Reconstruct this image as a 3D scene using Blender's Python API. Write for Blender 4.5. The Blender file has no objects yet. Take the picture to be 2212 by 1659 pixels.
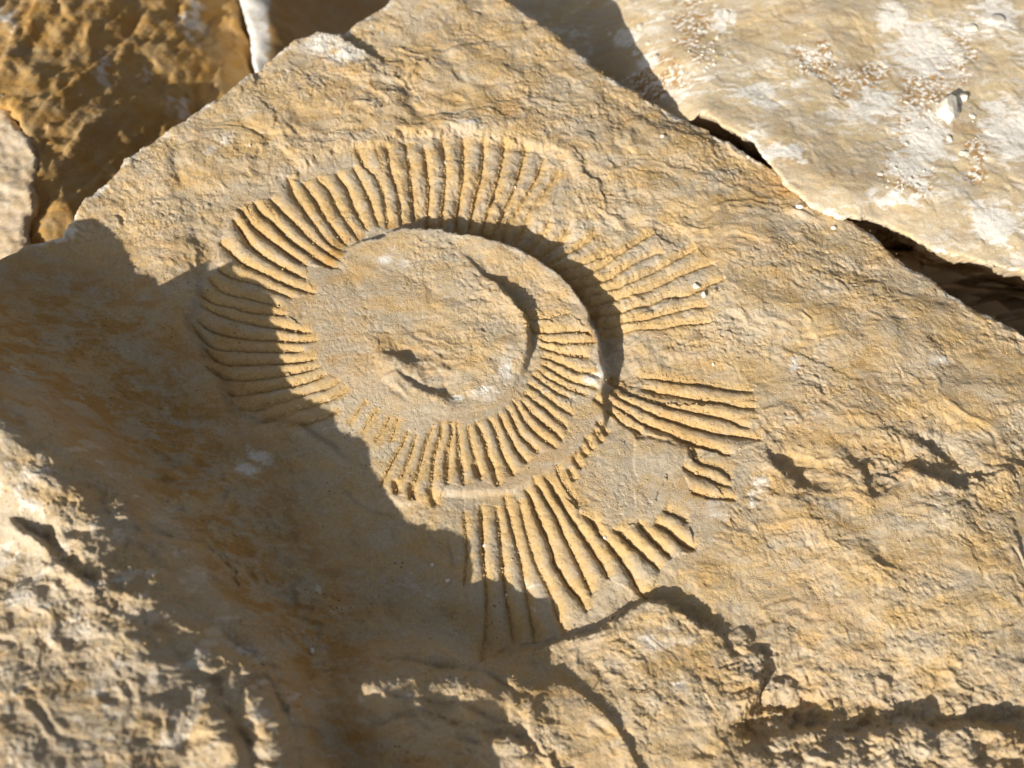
import bpy, math, random, time
import numpy as np
T0 = time.time()
C = bpy.context.scene.collection
rng = np.random.default_rng(7)
random.seed(7)

# ------------------------------------------------------------------ camera
PITCH = math.radians(25.0)          # camera axis away from the slab's normal
DIST = 0.464
LENS = 38.0
cam_pos = np.array([0.0, -DIST * math.sin(PITCH), DIST * math.cos(PITCH)])
FW = np.array([0.0, math.sin(PITCH), -math.cos(PITCH)])
UP = np.array([0.0, math.cos(PITCH), math.sin(PITCH)])
cd = bpy.data.cameras.new('camera')
cam = bpy.data.objects.new('camera', cd)
C.objects.link(cam)
cam.location = cam_pos
cam.rotation_euler = (PITCH, 0, 0)
cd.lens = LENS; cd.sensor_width = 36.0
cd.clip_start = 0.005; cd.clip_end = 200.0
cd.dof.use_dof = True
cd.dof.focus_distance = 0.462
cd.dof.aperture_fstop = 7.0
bpy.context.scene.camera = cam

# ------------------------------------------------------------------ light
SUN_EL = math.radians(27.0)
SH = np.array([0.645, 0.764]); SH /= np.linalg.norm(SH)      # way the shadows fall on the slab
w = bpy.data.worlds.new('World'); bpy.context.scene.world = w
w.use_nodes = True
nt = w.node_tree
bg = nt.nodes['Background']
sky = nt.nodes.new('ShaderNodeTexSky')
sky.sky_type = 'NISHITA'
sky.sun_disc = False
sky.sun_elevation = SUN_EL
sky.sun_rotation = math.atan2(-SH[0], -SH[1])
sky.altitude = 300; sky.air_density = 0.8; sky.dust_density = 3.0; sky.ozone_density = 0.6
hs = nt.nodes.new('ShaderNodeHueSaturation'); hs.inputs['Saturation'].default_value = 0.24
nt.links.new(sky.outputs[0], hs.inputs['Color']); nt.links.new(hs.outputs[0], bg.inputs[0])
bg.inputs[1].default_value = 0.066
sd = bpy.data.lights.new('sun', 'SUN')
so = bpy.data.objects.new('sun', sd); C.objects.link(so)
sd.energy = 5.0; sd.angle = math.radians(0.53); sd.color = (1.0, 0.91, 0.78)
from mathutils import Vector
sdir = Vector((SH[0] * math.cos(SUN_EL), SH[1] * math.cos(SUN_EL), -math.sin(SUN_EL)))
so.rotation_euler = sdir.to_track_quat('-Z', 'Y').to_euler()
so.location = (-1, -1.2, 0.9)
vs = bpy.context.scene.view_settings
vs.view_transform = 'Standard'; vs.look = 'None'; vs.gamma = 1.0; vs.use_curve_mapping = False
vs.exposure = 0.48

# ------------------------------------------------------------------ picture measurements -> slab points
KK = 18.0 / LENS
def unproj(px, py, z=0.0):
    px = np.asarray(px, float); py = np.asarray(py, float)
    a = (px - 1106.0) / 1106.0 * KK
    b = -(py - 829.5) / 1106.0 * KK
    dx = a; dy = FW[1] + b * UP[1]; dz = FW[2] + b * UP[2]
    t = (z - cam_pos[2]) / dz
    return cam_pos[0] + t * dx, cam_pos[1] + t * dy
def proj(x, y, z):
    vx = x - cam_pos[0]; vy = y - cam_pos[1]; vz = z - cam_pos[2]
    d = vy * FW[1] + vz * FW[2]
    return 1106.0 + 1106.0 / KK * vx / d, 829.5 - 1106.0 / KK * (vy * UP[1] + vz * UP[2]) / d

CROP = {'P': (640, 420), 'Q': (1240, 420), 'R': (1760, 700), 'S': (640, 900),
        'T': (1240, 1300), 'U': (1760, 1150), 'V': (1540, 1600)}
def cv(c, pts):
    if c == 'd': return np.array(pts, float)
    ox, oy = CROP[c]
    return np.array([(ox * .64005 + x * .26042, oy * .64005 + y * .26042) for x, y in pts])

# ------------------------------------------------------------------ noise
_perm = {}
def perlin(x, y, seed=0):
    if seed not in _perm:
        r = np.random.default_rng(1000 + seed)
        _perm[seed] = (r.permutation(512).astype(np.int32), r.uniform(0, 2 * np.pi, 512))
    pm, ang = _perm[seed]
    xi = np.floor(x).astype(np.int64); yi = np.floor(y).astype(np.int64)
    xf = (x - xi); yf = (y - yi)
    u = xf * xf * xf * (xf * (xf * 6 - 15) + 10); v = yf * yf * yf * (yf * (yf * 6 - 15) + 10)
    gx = np.cos(ang); gy = np.sin(ang)
    def g(ix, iy, dx, dy):
        h = pm[(pm[ix & 511] + iy) & 511]
        return gx[h] * dx + gy[h] * dy
    n00 = g(xi, yi, xf, yf); n10 = g(xi + 1, yi, xf - 1, yf)
    n01 = g(xi, yi + 1, xf, yf - 1); n11 = g(xi + 1, yi + 1, xf - 1, yf - 1)
    a = n00 + u * (n10 - n00); b = n01 + u * (n11 - n01)
    return (a + v * (b - a)) * 1.5
def fbm(x, y, seed, octv=4, gain=0.5, lac=2.03):
    s = 0; a = 1.0; f = 1.0
    for o in range(octv):
        c_, s_ = math.cos(.6 + 1.1 * o), math.sin(.6 + 1.1 * o)
        s = s + a * perlin((x * c_ - y * s_) * f + 17.3 * o, (x * s_ + y * c_) * f - 9.1 * o, seed + o); a *= gain; f *= lac
    return s
def ridged(x, y, seed, octv=4, gain=0.55):
    s = 0; a = 1.0; f = 1.0
    for o in range(octv):
        s = s + a * (1 - 2 * np.abs(perlin(x * f + 5.3 * o, y * f + 3.7 * o, seed + o))); a *= gain; f *= 2.07
    return s
def rocky(x, y, f, seed, steep=.5, octv=6, gain=.56, sx=1.0, sy=1.0):
    """fractured stone relief: crests lean over towards the lee so that that side breaks off steeply"""
    h = fbm(x * f * sx, y * f * sy, seed, 4, gain)
    k = steep * h / f
    x2 = x - SH[0] * k + .25 / f * perlin(x * f * 1.7, y * f * 1.7, seed + 31); y2 = y - SH[1] * k + .25 / f * perlin(x * f * 1.7 + 9, y * f * 1.7, seed + 32)
    r = 0; a = 1.0; q = 1.0
    for o in range(octv):
        c_, s_ = math.cos(.5 + 1.2 * o), math.sin(.5 + 1.2 * o); u_ = x2 * f * sx * q; v_ = y2 * f * sy * q
        n = perlin(u_ * c_ - v_ * s_ + 17.3 * o, u_ * s_ + v_ * c_ - 9.1 * o, seed + o)
        r = r + a * (n if o % 2 == 0 else .5 - 1.5 * np.sqrt(n * n + .012)) * (1 if o < 2 else np.clip(.65 + .9 * h, .2, 1.5))
        a *= gain; q *= 2.03
    return r
def sstep(a, b, x):
    t = np.clip((x - a) / (b - a), 0, 1); return t * t * (3 - 2 * t)
def flakes(x, y, seed, freq, n=1.0):
    """terraced fracture relief: soft plates with small scarps between them"""
    h = fbm(x, y, seed, 4, .5) * freq
    fl = np.floor(h); fr = h - fl
    return (fl + sstep(0.55, 1.0, fr)) / freq

# ------------------------------------------------------------------ thin plate spline
def tps(cx, cy, cz, smooth=0.0):
    n = len(cx); S = 10.0
    X = np.array(cx) * S; Y = np.array(cy) * S; Z = np.array(cz, float)
    r2 = (X[:, None] - X[None]) ** 2 + (Y[:, None] - Y[None]) ** 2
    Kt = .5 * r2 * np.log(r2 + 1e-9) + smooth * np.eye(n)
    A = np.zeros((n + 3, n + 3)); A[:n, :n] = Kt
    A[:n, n] = 1; A[:n, n + 1] = X; A[:n, n + 2] = Y
    A[n, :n] = 1; A[n + 1, :n] = X; A[n + 2, :n] = Y
    wv = np.linalg.solve(A, np.concatenate([Z, [0, 0, 0]]))
    def f(x, y):
        xs = x.ravel() * S; ys = y.ravel() * S; out = np.empty_like(xs)
        for i in range(0, len(xs), 60000):
            a = xs[i:i + 60000, None]; b = ys[i:i + 60000, None]
            r = (a - X[None]) ** 2 + (b - Y[None]) ** 2
            out[i:i + 60000] = (.5 * r * np.log(r + 1e-9)) @ wv[:n] + wv[n] + wv[n + 1] * a[:, 0] + wv[n + 2] * b[:, 0]
        return out.reshape(x.shape)
    return f

# ------------------------------------------------------------------ curve helpers (in measurement units)
def seg_dist(px, py, pts, closed=False):
    """distance, signed side, parameter (0..1) and nearest point to a polyline"""
    P = np.asarray(pts, float)
    if closed: P = np.vstack([P, P[:1]])
    L = np.concatenate([[0], np.cumsum(np.hypot(*(P[1:] - P[:-1]).T))])
    best = np.full(px.shape, 1e18); side = np.ones(px.shape); par = np.zeros(px.shape)
    qx = np.zeros(px.shape); qy = np.zeros(px.shape)
    for i in range(len(P) - 1):
        ax, ay = P[i]; bx, by = P[i + 1]; ux = bx - ax; uy = by - ay; l2 = ux * ux + uy * uy + 1e-12
        t = np.clip(((px - ax) * ux + (py - ay) * uy) / l2, 0, 1)
        nx = ax + t * ux; ny = ay + t * uy
        d2 = (px - nx) ** 2 + (py - ny) ** 2
        m = d2 < best
        best = np.where(m, d2, best)
        cr = ux * (py - ay) - uy * (px - ax)
        side = np.where(m, np.sign(cr), side)
        par = np.where(m, (L[i] + t * (L[i + 1] - L[i])) / L[-1], par)
        qx = np.where(m, nx, qx); qy = np.where(m, ny, qy)
    return np.sqrt(best), side, par, qx, qy
def inside(px, py, pts):
    P = np.asarray(pts, float); c = np.zeros(px.shape, bool); n = len(P)
    for i in range(n):
        x1, y1 = P[i]; x2, y2 = P[(i + 1) % n]
        if y1 == y2: continue
        c ^= ((y1 > py) != (y2 > py)) & (px < (x2 - x1) * (py - y1) / (y2 - y1) + x1)
    return c

def box_sel(PX, PY, pts, pad):
    lo = np.min(pts, 0) - pad; hi = np.max(pts, 0) + pad
    return (PX > lo[0]) & (PX < hi[0]) & (PY > lo[1]) & (PY < hi[1])

def smooth_line(P, n=4):
    """Catmull-Rom resample"""
    P = np.asarray(P, float)
    if len(P) < 3: return P
    Q = np.vstack([2 * P[0] - P[1], P, 2 * P[-1] - P[-2]]); out = []
    for i in range(1, len(Q) - 2):
        for k in range(n):
            t = k / n
            out.append(.5 * ((2 * Q[i]) + (-Q[i - 1] + Q[i + 1]) * t + (2 * Q[i - 1] - 5 * Q[i] + 4 * Q[i + 1] - Q[i + 2]) * t * t
                             + (-Q[i - 1] + 3 * Q[i] - 3 * Q[i + 1] + Q[i + 2]) * t ** 3))
    out.append(P[-1]); return np.array(out)

# ------------------------------------------------------------------ materials
def limestone(name, grey, tan, white, stain, tan_bias=0.5, white_bias=0.0, speck=0.5, bump=0.25, scale=1.0):
    m = bpy.data.materials.new(name); m.use_nodes = True
    t = m.node_tree; N = t.nodes; Lk = t.links
    b = N['Principled BSDF']; b.inputs['Roughness'].default_value = 0.92
    b.inputs['Specular IOR Level'].default_value = 0.18
    geo = N.new('ShaderNodeNewGeometry')
    def att(nm):
        a = N.new('ShaderNodeAttribute'); a.attribute_name = nm; return a.outputs['Fac']
    def noise(sc, det, rough=.55, dist=0.0, stretch=None):
        n = N.new('ShaderNodeTexNoise'); n.inputs['Scale'].default_value = sc * scale
        n.inputs['Detail'].default_value = det; n.inputs['Roughness'].default_value = rough
        n.inputs['Distortion'].default_value = dist
        if stretch:
            mp = N.new('ShaderNodeMapping'); mp.inputs['Rotation'].default_value = (0, 0, stretch[0])
            mp.inputs['Scale'].default_value = (stretch[1], stretch[2], 1)
            Lk.new(geo.outputs['Position'], mp.inputs['Vector']); Lk.new(mp.outputs[0], n.inputs['Vector'])
        else: Lk.new(geo.outputs['Position'], n.inputs['Vector'])
        return n.outputs['Fac']
    def mp_(v, a, b_, c=0.0, d=1.0):
        r = N.new('ShaderNodeMapRange'); r.inputs[1].default_value = a; r.inputs[2].default_value = b_
        r.inputs[3].default_value = c; r.inputs[4].default_value = d; Lk.new(v, r.inputs[0]); return r.outputs[0]
    def math_(op, a, b_):
        r = N.new('ShaderNodeMath'); r.operation = op; r.use_clamp = (op in ('ADD', 'SUBTRACT'))
        for k, v in enumerate((a, b_)):
            if isinstance(v, (int, float)): r.inputs[k].default_value = v
            else: Lk.new(v, r.inputs[k])
        return r.outputs[0]
    def mix(f, a, b_, mode='MIX'):
        r = N.new('ShaderNodeMix'); r.data_type = 'RGBA'; r.blend_type = mode
        if isinstance(f, (int, float)): r.inputs[0].default_value = f
        else: Lk.new(f, r.inputs[0])
        for k, v in ((6, a), (7, b_)):
            if isinstance(v, tuple): r.inputs[k].default_value = (*v, 1)
            else: Lk.new(v, r.inputs[k])
        return r.outputs[2]
    n1 = noise(38, 7, .62, .4, (math.radians(28), 1.0, 1.9))
    n2 = noise(160, 5, .65)
    n3 = noise(900, 4, .7)
    n4 = noise(21, 5, .6, .8)
    n5 = noise(90, 6, .7, .5, (math.radians(25), 1.0, 2.4))
    f_tan = math_('ADD', mp_(n1, .36, .66, 0, 1), mp_(n2, .35, .65, -.28, .28))
    f_tan = math_('ADD', f_tan, tan_bias - .5)
    f_tan = math_('ADD', f_tan, att('dust'))
    c = mix(f_tan, grey, tan)
    n6 = noise(62, 8, .7, .6, (math.radians(35), 1.0, 2.6))
    c = mix(math_('MULTIPLY', math_('MULTIPLY', mp_(n4, .40, .62), mp_(n6, .40, .60)), 0.5), c, stain)
    c = mix(math_('MULTIPLY', mp_(n6, .56, .44), mp_(noise(30, 4), .48, .62, 0, .35)), c, tuple(v * .78 for v in grey))
    c = mix(math_('MULTIPLY', att('stain'), mp_(n6, .38, .56, .12, 1.0)), c, stain)
    wh = math_('ADD', mp_(n5, .59 - white_bias, .68 - white_bias, 0, .6), 0.0)
    wh = math_('MULTIPLY', wh, mp_(n4, .35, .6, 1, .1))
    wa = math_('MULTIPLY', att('white'), mp_(n5, .34, .55, .25, 1))
    c = mix(mp_(math_('ADD', wh, wa), .18, .62), c, white)
    # fine grain: small value changes of the stone itself
    c = mix(1.0, c, mp3(N, Lk, n3), 'MULTIPLY')
    sp = N.new('ShaderNodeTexVoronoi'); sp.inputs['Scale'].default_value = 420 * scale
    Lk.new(geo.outputs['Position'], sp.inputs['Vector'])
    spk = math_('MULTIPLY', mp_(sp.outputs['Distance'], .10, .22, 1, 0), mp_(noise(70, 3), .52, .66))
    c = mix(math_('MULTIPLY', spk, speck), c, (stain[0] * .32, stain[1] * .3, stain[2] * .3))
    Lk.new(c, b.inputs['Base Color'])
    bp = N.new('ShaderNodeBump'); bp.inputs['Strength'].default_value = bump; bp.inputs['Distance'].default_value = 0.0010
    grit = N.new('ShaderNodeTexVoronoi'); grit.inputs['Scale'].default_value = 1500 * scale; Lk.new(geo.outputs['Position'], grit.inputs['Vector'])
    hgt = math_('ADD', math_('MULTIPLY', noise(1300, 5, .75), .55), math_('MULTIPLY', math_('MULTIPLY', mp_(grit.outputs['Distance'], 0, .5, 1, 0), mp_(n2, .42, .6)), .35))
    hgt = math_('ADD', hgt, math_('MULTIPLY', noise(480, 4, .7), .35))
    Lk.new(hgt, bp.inputs['Height']); Lk.new(bp.outputs[0], b.inputs['Normal'])
    return m
def mp3(N, Lk, v):
    r = N.new('ShaderNodeValToRGB'); r.color_ramp.elements[0].position = .25; r.color_ramp.elements[1].position = .75
    r.color_ramp.elements[0].color = (.80, .79, .78, 1); r.color_ramp.elements[1].color = (1.14, 1.13, 1.12, 1)
    Lk.new(v, r.inputs[0]); return r.outputs[0]
def plain(name, col, rough=.9, var=.2, sc=600):
    m = bpy.data.materials.new(name); m.use_nodes = True; t = m.node_tree; b = t.nodes['Principled BSDF']
    b.inputs['Roughness'].default_value = rough; b.inputs['Specular IOR Level'].default_value = .2
    g = t.nodes.new('ShaderNodeNewGeometry'); n = t.nodes.new('ShaderNodeTexNoise'); n.inputs['Scale'].default_value = sc
    n.inputs['Detail'].default_value = 4
    t.links.new(g.outputs['Position'], n.inputs['Vector'])
    r = t.nodes.new('ShaderNodeValToRGB')
    r.color_ramp.elements[0].color = (*[c * (1 - var) for c in col], 1); r.color_ramp.elements[0].position = .3
    r.color_ramp.elements[1].color = (*[min(1, c * (1 + var)) for c in col], 1); r.color_ramp.elements[1].position = .7
    t.links.new(n.outputs['Fac'], r.inputs[0]); t.links.new(r.outputs[0], b.inputs['Base Color'])
    return m
GREY = (.470, .408, .312); TAN = (.515, .372, .184); WHITE = (.66, .635, .58); STAIN = (.43, .26, .095)
M_slab = limestone('slab_limestone', GREY, TAN, WHITE, STAIN, .52, 0.0, .9, .66)
M_pale = limestone('pale_limestone', (.55, .485, .38), (.63, .51, .31), (.78, .76, .71), (.40, .25, .11), .5, .12, .35, .5)
M_brown = limestone('brown_limestone', (.42, .31, .17), (.44, .27, .09), (.60, .56, .51), (.38, .21, .055), .55, 0.0, .5, .4)
M_greyrock = limestone('grey_limestone', (.50, .44, .35), (.50, .39, .24), (.62, .6, .56), (.36, .22, .1), .4, .03, .5, .4)
M_rear = limestone('rear_limestone', (.48, .38, .24), (.46, .31, .14), (.72, .71, .68), (.42, .24, .08), .5, 0, .4, .3)
M_ground = limestone('rubble_ground', (.26, .19, .12), (.28, .18, .09), (.4, .37, .32), (.2, .12, .05), .5, 0, .5, .4, .4)
M_pebble = plain('white_pebble', (.72, .67, .60), .85, .12)
M_tanpebble = plain('tan_pebble', (.50, .37, .20), .9, .18)
M_grain = plain('sand_grain', (.50, .36, .18), .9, .45, 900)
M_chip = plain('chalk_chip', (.66, .62, .54), .9, .10, 300)
M_twig = plain('dry_twig', (.11, .065, .03), .9, .3)

# ------------------------------------------------------------------ mesh building
def new_mesh_obj(name, co, quads, mat, parent=None, attrs=None, normals=None, origin=(0, 0, 0)):
    used, inv = np.unique(quads.ravel(), return_inverse=True)
    v = co[used] - np.array(origin)
    q = inv.reshape(quads.shape).astype(np.int32)
    me = bpy.data.meshes.new(name)
    me.vertices.add(len(v)); me.vertices.foreach_set('co', v.astype(np.float32).ravel())
    k = q.shape[1]
    me.loops.add(q.size); me.loops.foreach_set('vertex_index', q.ravel())
    me.polygons.add(len(q)); me.polygons.foreach_set('loop_start', np.arange(0, q.size, k, dtype=np.int32))
    me.polygons.foreach_set('use_smooth', np.ones(len(q), bool))
    me.update(calc_edges=True)
    for an, arr in (attrs or {}).items():
        a = me.attributes.new(an, 'FLOAT', 'POINT'); a.data.foreach_set('value', arr[used].astype(np.float32))
    if normals is not None:
        me.normals_split_custom_set_from_vertices(normals[used].astype(np.float32))
    me.materials.append(mat)
    o = bpy.data.objects.new(name, me); C.objects.link(o)
    if parent: o.parent = parent
    return o
def tag(o, label=None, cat=None, group=None, kind=None):
    if label: o['label'] = label
    if cat: o['category'] = cat
    if group: o['group'] = group
    if kind: o['kind'] = kind
    return o
def grid_normals(co, nx, ny):
    g = co.reshape(ny, nx, 3)
    dx = np.empty_like(g); dy = np.empty_like(g)
    dx[:, 1:-1] = g[:, 2:] - g[:, :-2]; dx[:, 0] = g[:, 1] - g[:, 0]; dx[:, -1] = g[:, -1] - g[:, -2]
    dy[1:-1] = g[2:] - g[:-2]; dy[0] = g[1] - g[0]; dy[-1] = g[-1] - g[-2]
    n = np.cross(dx, dy); n /= np.linalg.norm(n, axis=2, keepdims=True) + 1e-12
    return n.reshape(-1, 3)
def quads_of(nx, ny):
    i = np.arange((ny - 1) * (nx - 1)); r = i // (nx - 1); c = i % (nx - 1); a = r * nx + c
    return np.stack([a, a + 1, a + nx + 1, a + nx], 1)
def axis(lo, hi, s0, s1, pad_lo, pad_hi, grow=1.18):
    """dense coordinates lo..hi (step s0 -> s1), widening steps beyond"""
    n = int((hi - lo) / ((s0 + s1) / 2)); st = np.linspace(s0, s1, n); m = lo + np.cumsum(st) * (hi - lo) / st.sum()
    m = np.concatenate([[lo], m]); L = []; x = lo; s = s0
    while x > lo - pad_lo: s *= grow; s = min(s, .006); x -= s; L.append(x)
    R = []; x = hi; s = s1
    while x < hi + pad_hi: s *= grow; s = min(s, .006); x += s; R.append(x)
    return np.array(L[::-1] + list(m) + R)
def wall_down(X, Y, Z, outline_xy, jag, seed, band=.014, depth=.16, lean=.12, rnd=.003, jf=60):
    """signed distance to the outline; vertices beyond it are folded into a rough side wall"""
    wx = X + jag * fbm(X * jf, Y * jf, seed, 5, .65); wy = Y + jag * fbm(X * jf + 40, Y * jf - 7, seed + 11, 5, .65)
    lo = np.min(outline_xy, 0); hi = np.max(outline_xy, 0)
    d, s, p, qx, qy = seg_dist(wx, wy, outline_xy, closed=True)
    ins = inside(wx, wy, outline_xy)
    sdv = np.where(ins, d, -d)
    # soft edge rounding just inside
    rim = np.clip(1 - sdv / rnd, 0, 1)
    Z = Z - np.where(ins, rim ** 2 * rnd * .45, rnd * .45)
    out = ~ins
    dd = np.clip(d, 0, band)
    ex = X - (wx - qx); ey = Y - (wy - qy)              # the jagged edge point
    ux = (wx - qx) / (d + 1e-9); uy = (wy - qy) / (d + 1e-9)
    f = dd / band
    drop = depth * (0.25 * f + .75 * f ** 2.2)
    off = lean * drop + .004 * fbm(qx * 50, drop * 60, seed + 3, 3) * sstep(0, .3, f) + dd * (.25 if lean > 0 else -.10)
    X2 = np.where(out, ex + ux * off, X); Y2 = np.where(out, ey + uy * off, Y); Z2 = np.where(out, Z - drop, Z)
    keep = sdv > -band
    return X2, Y2, Z2, sdv, keep

exec_time = lambda s: print('   [%5.1fs] %s' % (time.time() - T0, s))
MM = 0.001

# ================================================================== THE SLAB WITH THE AMMONITE
edge_px = [(-60, 600), (0, 560), (60, 520), (130, 505), (180, 440), (245, 385), (270, 350), (330, 310), (420, 250), (480, 215),
           (540, 160), (600, 120), (640, 90), (690, 68), (735, 70), (770, 45), (830, 5), (875, -40), (980, -75), (1060, -40), (1110, 0),
           (1180, 50), (1250, 105), (1310, 150), (1380, 190), (1440, 215), (1520, 260), (1600, 310), (1640, 335), (1700, 370),
           (1740, 410), (1800, 440), (1860, 475), (1900, 500), (1960, 560), (2020, 590), (2090, 640), (2150, 670), (2212, 700),
           (2330, 790), (2500, 980), (2560, 1300), (2500, 1700), (2300, 1960), (1900, 2050), (1400, 2080), (900, 2100), (400, 2060),
           (0, 1960), (-260, 1700), (-380, 1300), (-340, 950), (-200, 720)]
edge_xy = np.array([unproj(a, b, 0.0) for a, b in edge_px])

# crest of the high corner: each crest point carries the shadow edge point it throws
K_img = np.array([(-330, 640), (-120, 830), (0, 905), (60, 940), (140, 1010), (160, 1100), (230, 1230), (300, 1290), (400, 1330),
                  (480, 1400), (560, 1480), (610, 1560), (640, 1640), (680, 1730), (800, 1870), (950, 2030)], float)
K2_img = np.array([(640, 1640), (700, 1570), (760, 1500), (850, 1465), (960, 1468), (1060, 1480), (1180, 1525), (1250, 1590), (1310, 1680), (1340, 1800)], float)
shadow_edge = [(139, 483), (194, 470), (236, 490), (274, 541), (300, 592), (347, 602), (410, 612), (462, 545), (486, 576), (521, 593), (562, 610),
               (590, 642), (597, 715), (604, 767), (615, 815), (660, 853), (712, 885), (733, 930), (785, 951), (812, 1020),
               (836, 1062), (854, 1093), (885, 1128), (930, 1139), (965, 1145), (1007, 1152), (1020, 1198), (1020, 1257),
               (1060, 1250), (1093, 1253), (1132, 1277), (1166, 1291), (1208, 1312), (1190, 1400), (1200, 1470),
               (1240, 1540), (1291, 1597), (1330, 1680)]
ctl = []
tanel = math.tan(SUN_EL)
crest = []
for bx, by in shadow_edge:
    x0, y0 = unproj(bx, by, 0.0)
    best = None
    for t in np.linspace(.004, .3, 500):
        z = t * tanel; px, py = proj(x0 - SH[0] * t, y0 - SH[1] * t, z)
        d, s, p, _, _ = seg_dist(np.array([px]), np.array([py]), K2_img if bx > 1050 else K_img)
        if best is None or d[0] < best[0]: best = (d[0], t, z, px, py)
    crest.append((x0 - SH[0] * best[1], y0 - SH[1] * best[1], best[2]))
crest = np.array(crest)
exec_time('crest heights mm %s' % np.round(crest[::4, 2] * 1000).tolist())
def add(px, py, h):
    x, y = unproj(px, py, h * MM); ctl.append((float(x), float(y), h * MM))
for p in [(0, 560, 2), (180, 440, 1), (420, 250, 2), (690, 68, 0), (870, -40, -2), (1110, 0, -3), (1440, 215, -3), (1700, 370, -3),
          (1900, 500, -4), (2212, 700, -6), (2500, 980, -10), (600, 300, 1), (1000, 200, 1), (1400, 400, 0), (1700, 650, 1),
          (2000, 800, 0), (2150, 1000, 0), (1800, 850, 1), (1700, 1180, 2), (2100, 1250, 3), (2212, 1450, 4), (1950, 1350, 3), (2400, 1400, 0),
          (900, 700, 2.2), (800, 640, 1.4), (1000, 620, 1.8), (1100, 950, .3), (860, 830, 1.6), (1000, 1230, -2.5), (560, 780, -2), (1300, 700, 0), (700, 420, -1), (1500, 900, -.5), (1300, 1150, -1.5),
          (80, 680, 3), (300, 760, 3), (230, 880, 10), (420, 980, 4), (560, 1080, 2), (330, 1000, 12), (720, 1230, 1), (830, 1330, 0), (560, 1250, 8),
          (1060, 1430, 1),
          (0, 1100, 46), (0, 1400, 53), (0, 1659, 58), (200, 1500, 53), (300, 1659, 54), (500, 1680, 50), (400, 1500, 49), (240, 1330, 51), (110, 1180, 46),
          (-300, 1300, 26), (-250, 1000, 12), (250, 1950, 58), (-150, 1800, 52), (600, 2060, 48), (700, 1850, 50),
          (830, 1600, 21), (1000, 1580, 13), (1100, 1690, 5), (760, 1680, 19), (690, 1600, 24), (650, 1450, 22), (720, 1400, 8), (950, 1360, 0), (1300, 1500, 3), (1500, 1400, 3), (1500, 1600, 4), (1750, 1600, 2), (2050, 1640, 7), (2212, 1750, 12), (1800, 1750, 10),
          (1300, 1900, 3), (1900, 1950, 16)]:
    add(*p)
for i in range(0, len(crest)):
    ctl.append(tuple(crest[i]))
ctl = np.array(ctl)
macro = tps(ctl[:, 0], ctl[:, 1], ctl[:, 2], 1e-6)

gx = axis(-.272, .262, .00039, .00039, .09, .07)
gy = axis(-.166, .235, .00037, .00047, .12, .02)
NX, NY = len(gx), len(gy)
X, Y = np.meshgrid(gx, gy)
Zm = macro(X, Y)
exec_time('macro %d x %d' % (NX, NY))
PX, PY = proj(X, Y, Zm)

# ---- fracture scarps: (crop, points, jump mm per point, fall-off in, fall-off out, edge width); high side is left of travel... 
SC = []
def scarp(c, pts, H, Lin, Lout, wd=5.0, flip=1): 
    P = cv(c, pts) if not isinstance(c, list) else np.vstack([cv(a, b) for a, b in zip(c, pts)])
    if isinstance(H, (int, float)): H = [H] * len(P)
    SC.append((P, np.array(H, float), Lin, Lout, wd, flip, .5))
# rim of the raised plateau (centre + inner whorl), clockwise; plateau on its right-hand side in the picture
plateau = [('P', [(1180, 1110), (1330, 990), (1500, 940)]), ('Q', [(150, 895), (300, 865), (500, 855), (700, 885), (900, 918), (1100, 962),
           (1250, 1012), (1400, 1092), (1550, 1205), (1700, 1335), (1790, 1460), (1870, 1570)]), ('R', [(600, 960), (650, 1050), (655, 1150), (680, 1290), (720, 1400)]),
           ('U', [(690, 400), (680, 520), (700, 640), (650, 760), (570, 860), (430, 965), (330, 1010), (120, 1150)]), ('T', [(1250, 850), (1100, 890), (830, 900), (600, 900), (300, 1000), (150, 880)])]
plateau_px = np.vstack([cv(a, b) for a, b in plateau])
Hp = [.8, 1.6, 2.6] + [3.4, 4.3, 5.2, 5.8, 6.2, 6.4, 6.4, 6.4, 6.4, 6.6, 6.8, 6.8] + [6.4, 6.2, 5.6, 5.4, 4.6] + [2.6, 2.4, 2.2, 2.0, 1.8, 1.8, 1.6, 1.4] + [1.4, 1.6, 1.8, 1.6, 1.2, .5]
SC.append((plateau_px, np.array(Hp) * np.array([1.3] * 5 + [1.9] * 15 + [1.4] * (len(Hp) - 20)), 58.0, 150.0, 4.5, 1, .25))
dome = [('Q', [(780, 1080), (930, 1230), (1060, 1310), (1160, 1410), (1240, 1510), (1300, 1600)]), ('R', [(60, 1010), (70, 1100), (75, 1200), (40, 1320)]),
        ('U', [(-40, 330)]), ('T', [(1180, 60), (1080, 140), (980, 190), (820, 215), (600, 235), (350, 200), (100, 110)])]
dome_px = np.vstack([cv(a, b) for a, b in dome])
SC.append((dome_px, np.array([.2, 1.2, 2.8, 3.6, 3.6, 3.2, 3.0, 2.8, 2.4, 1.4, .6, .15, .15, .15, .15, .15, .1, .1]) * 1.7, 45.0, 85.0, 4.0, 1, .5))
# outer rim of the imprint: outside is high -> flip
scarp(['P', 'Q'], [[(620, 480), (850, 400), (1080, 270), (1300, 170), (1500, 120), (1700, 75), (1900, 62)],
                   [(620, 62), (900, 60), (1100, 95), (1300, 130), (1480, 175), (1640, 280), (1720, 400), (1760, 520)]],
      [.8, 1.6, 2.2, 2.8, 3.2, 3.4, 3.4, 3.4, 3.4, 3.2, 3.0, 2.6, 2.0, 1.2, .4], 50, 80, 6, -1)
scarp(['S'], [[(800, 1345), (620, 1290), (420, 1262), (340, 1190), (280, 1060), (200, 920), (110, 770), (70, 640), (-10, 470), (50, 260), (60, 100), (40, -60), (200, -260), (330, -480)]],
      [1.5, 3.6, 4.6, 4.4, 4.2, 4.2, 4.2, 4.2, 4.0, 3.6, 3.0, 2.0, .9, .3], 80, 60, 7, -1)
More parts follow.
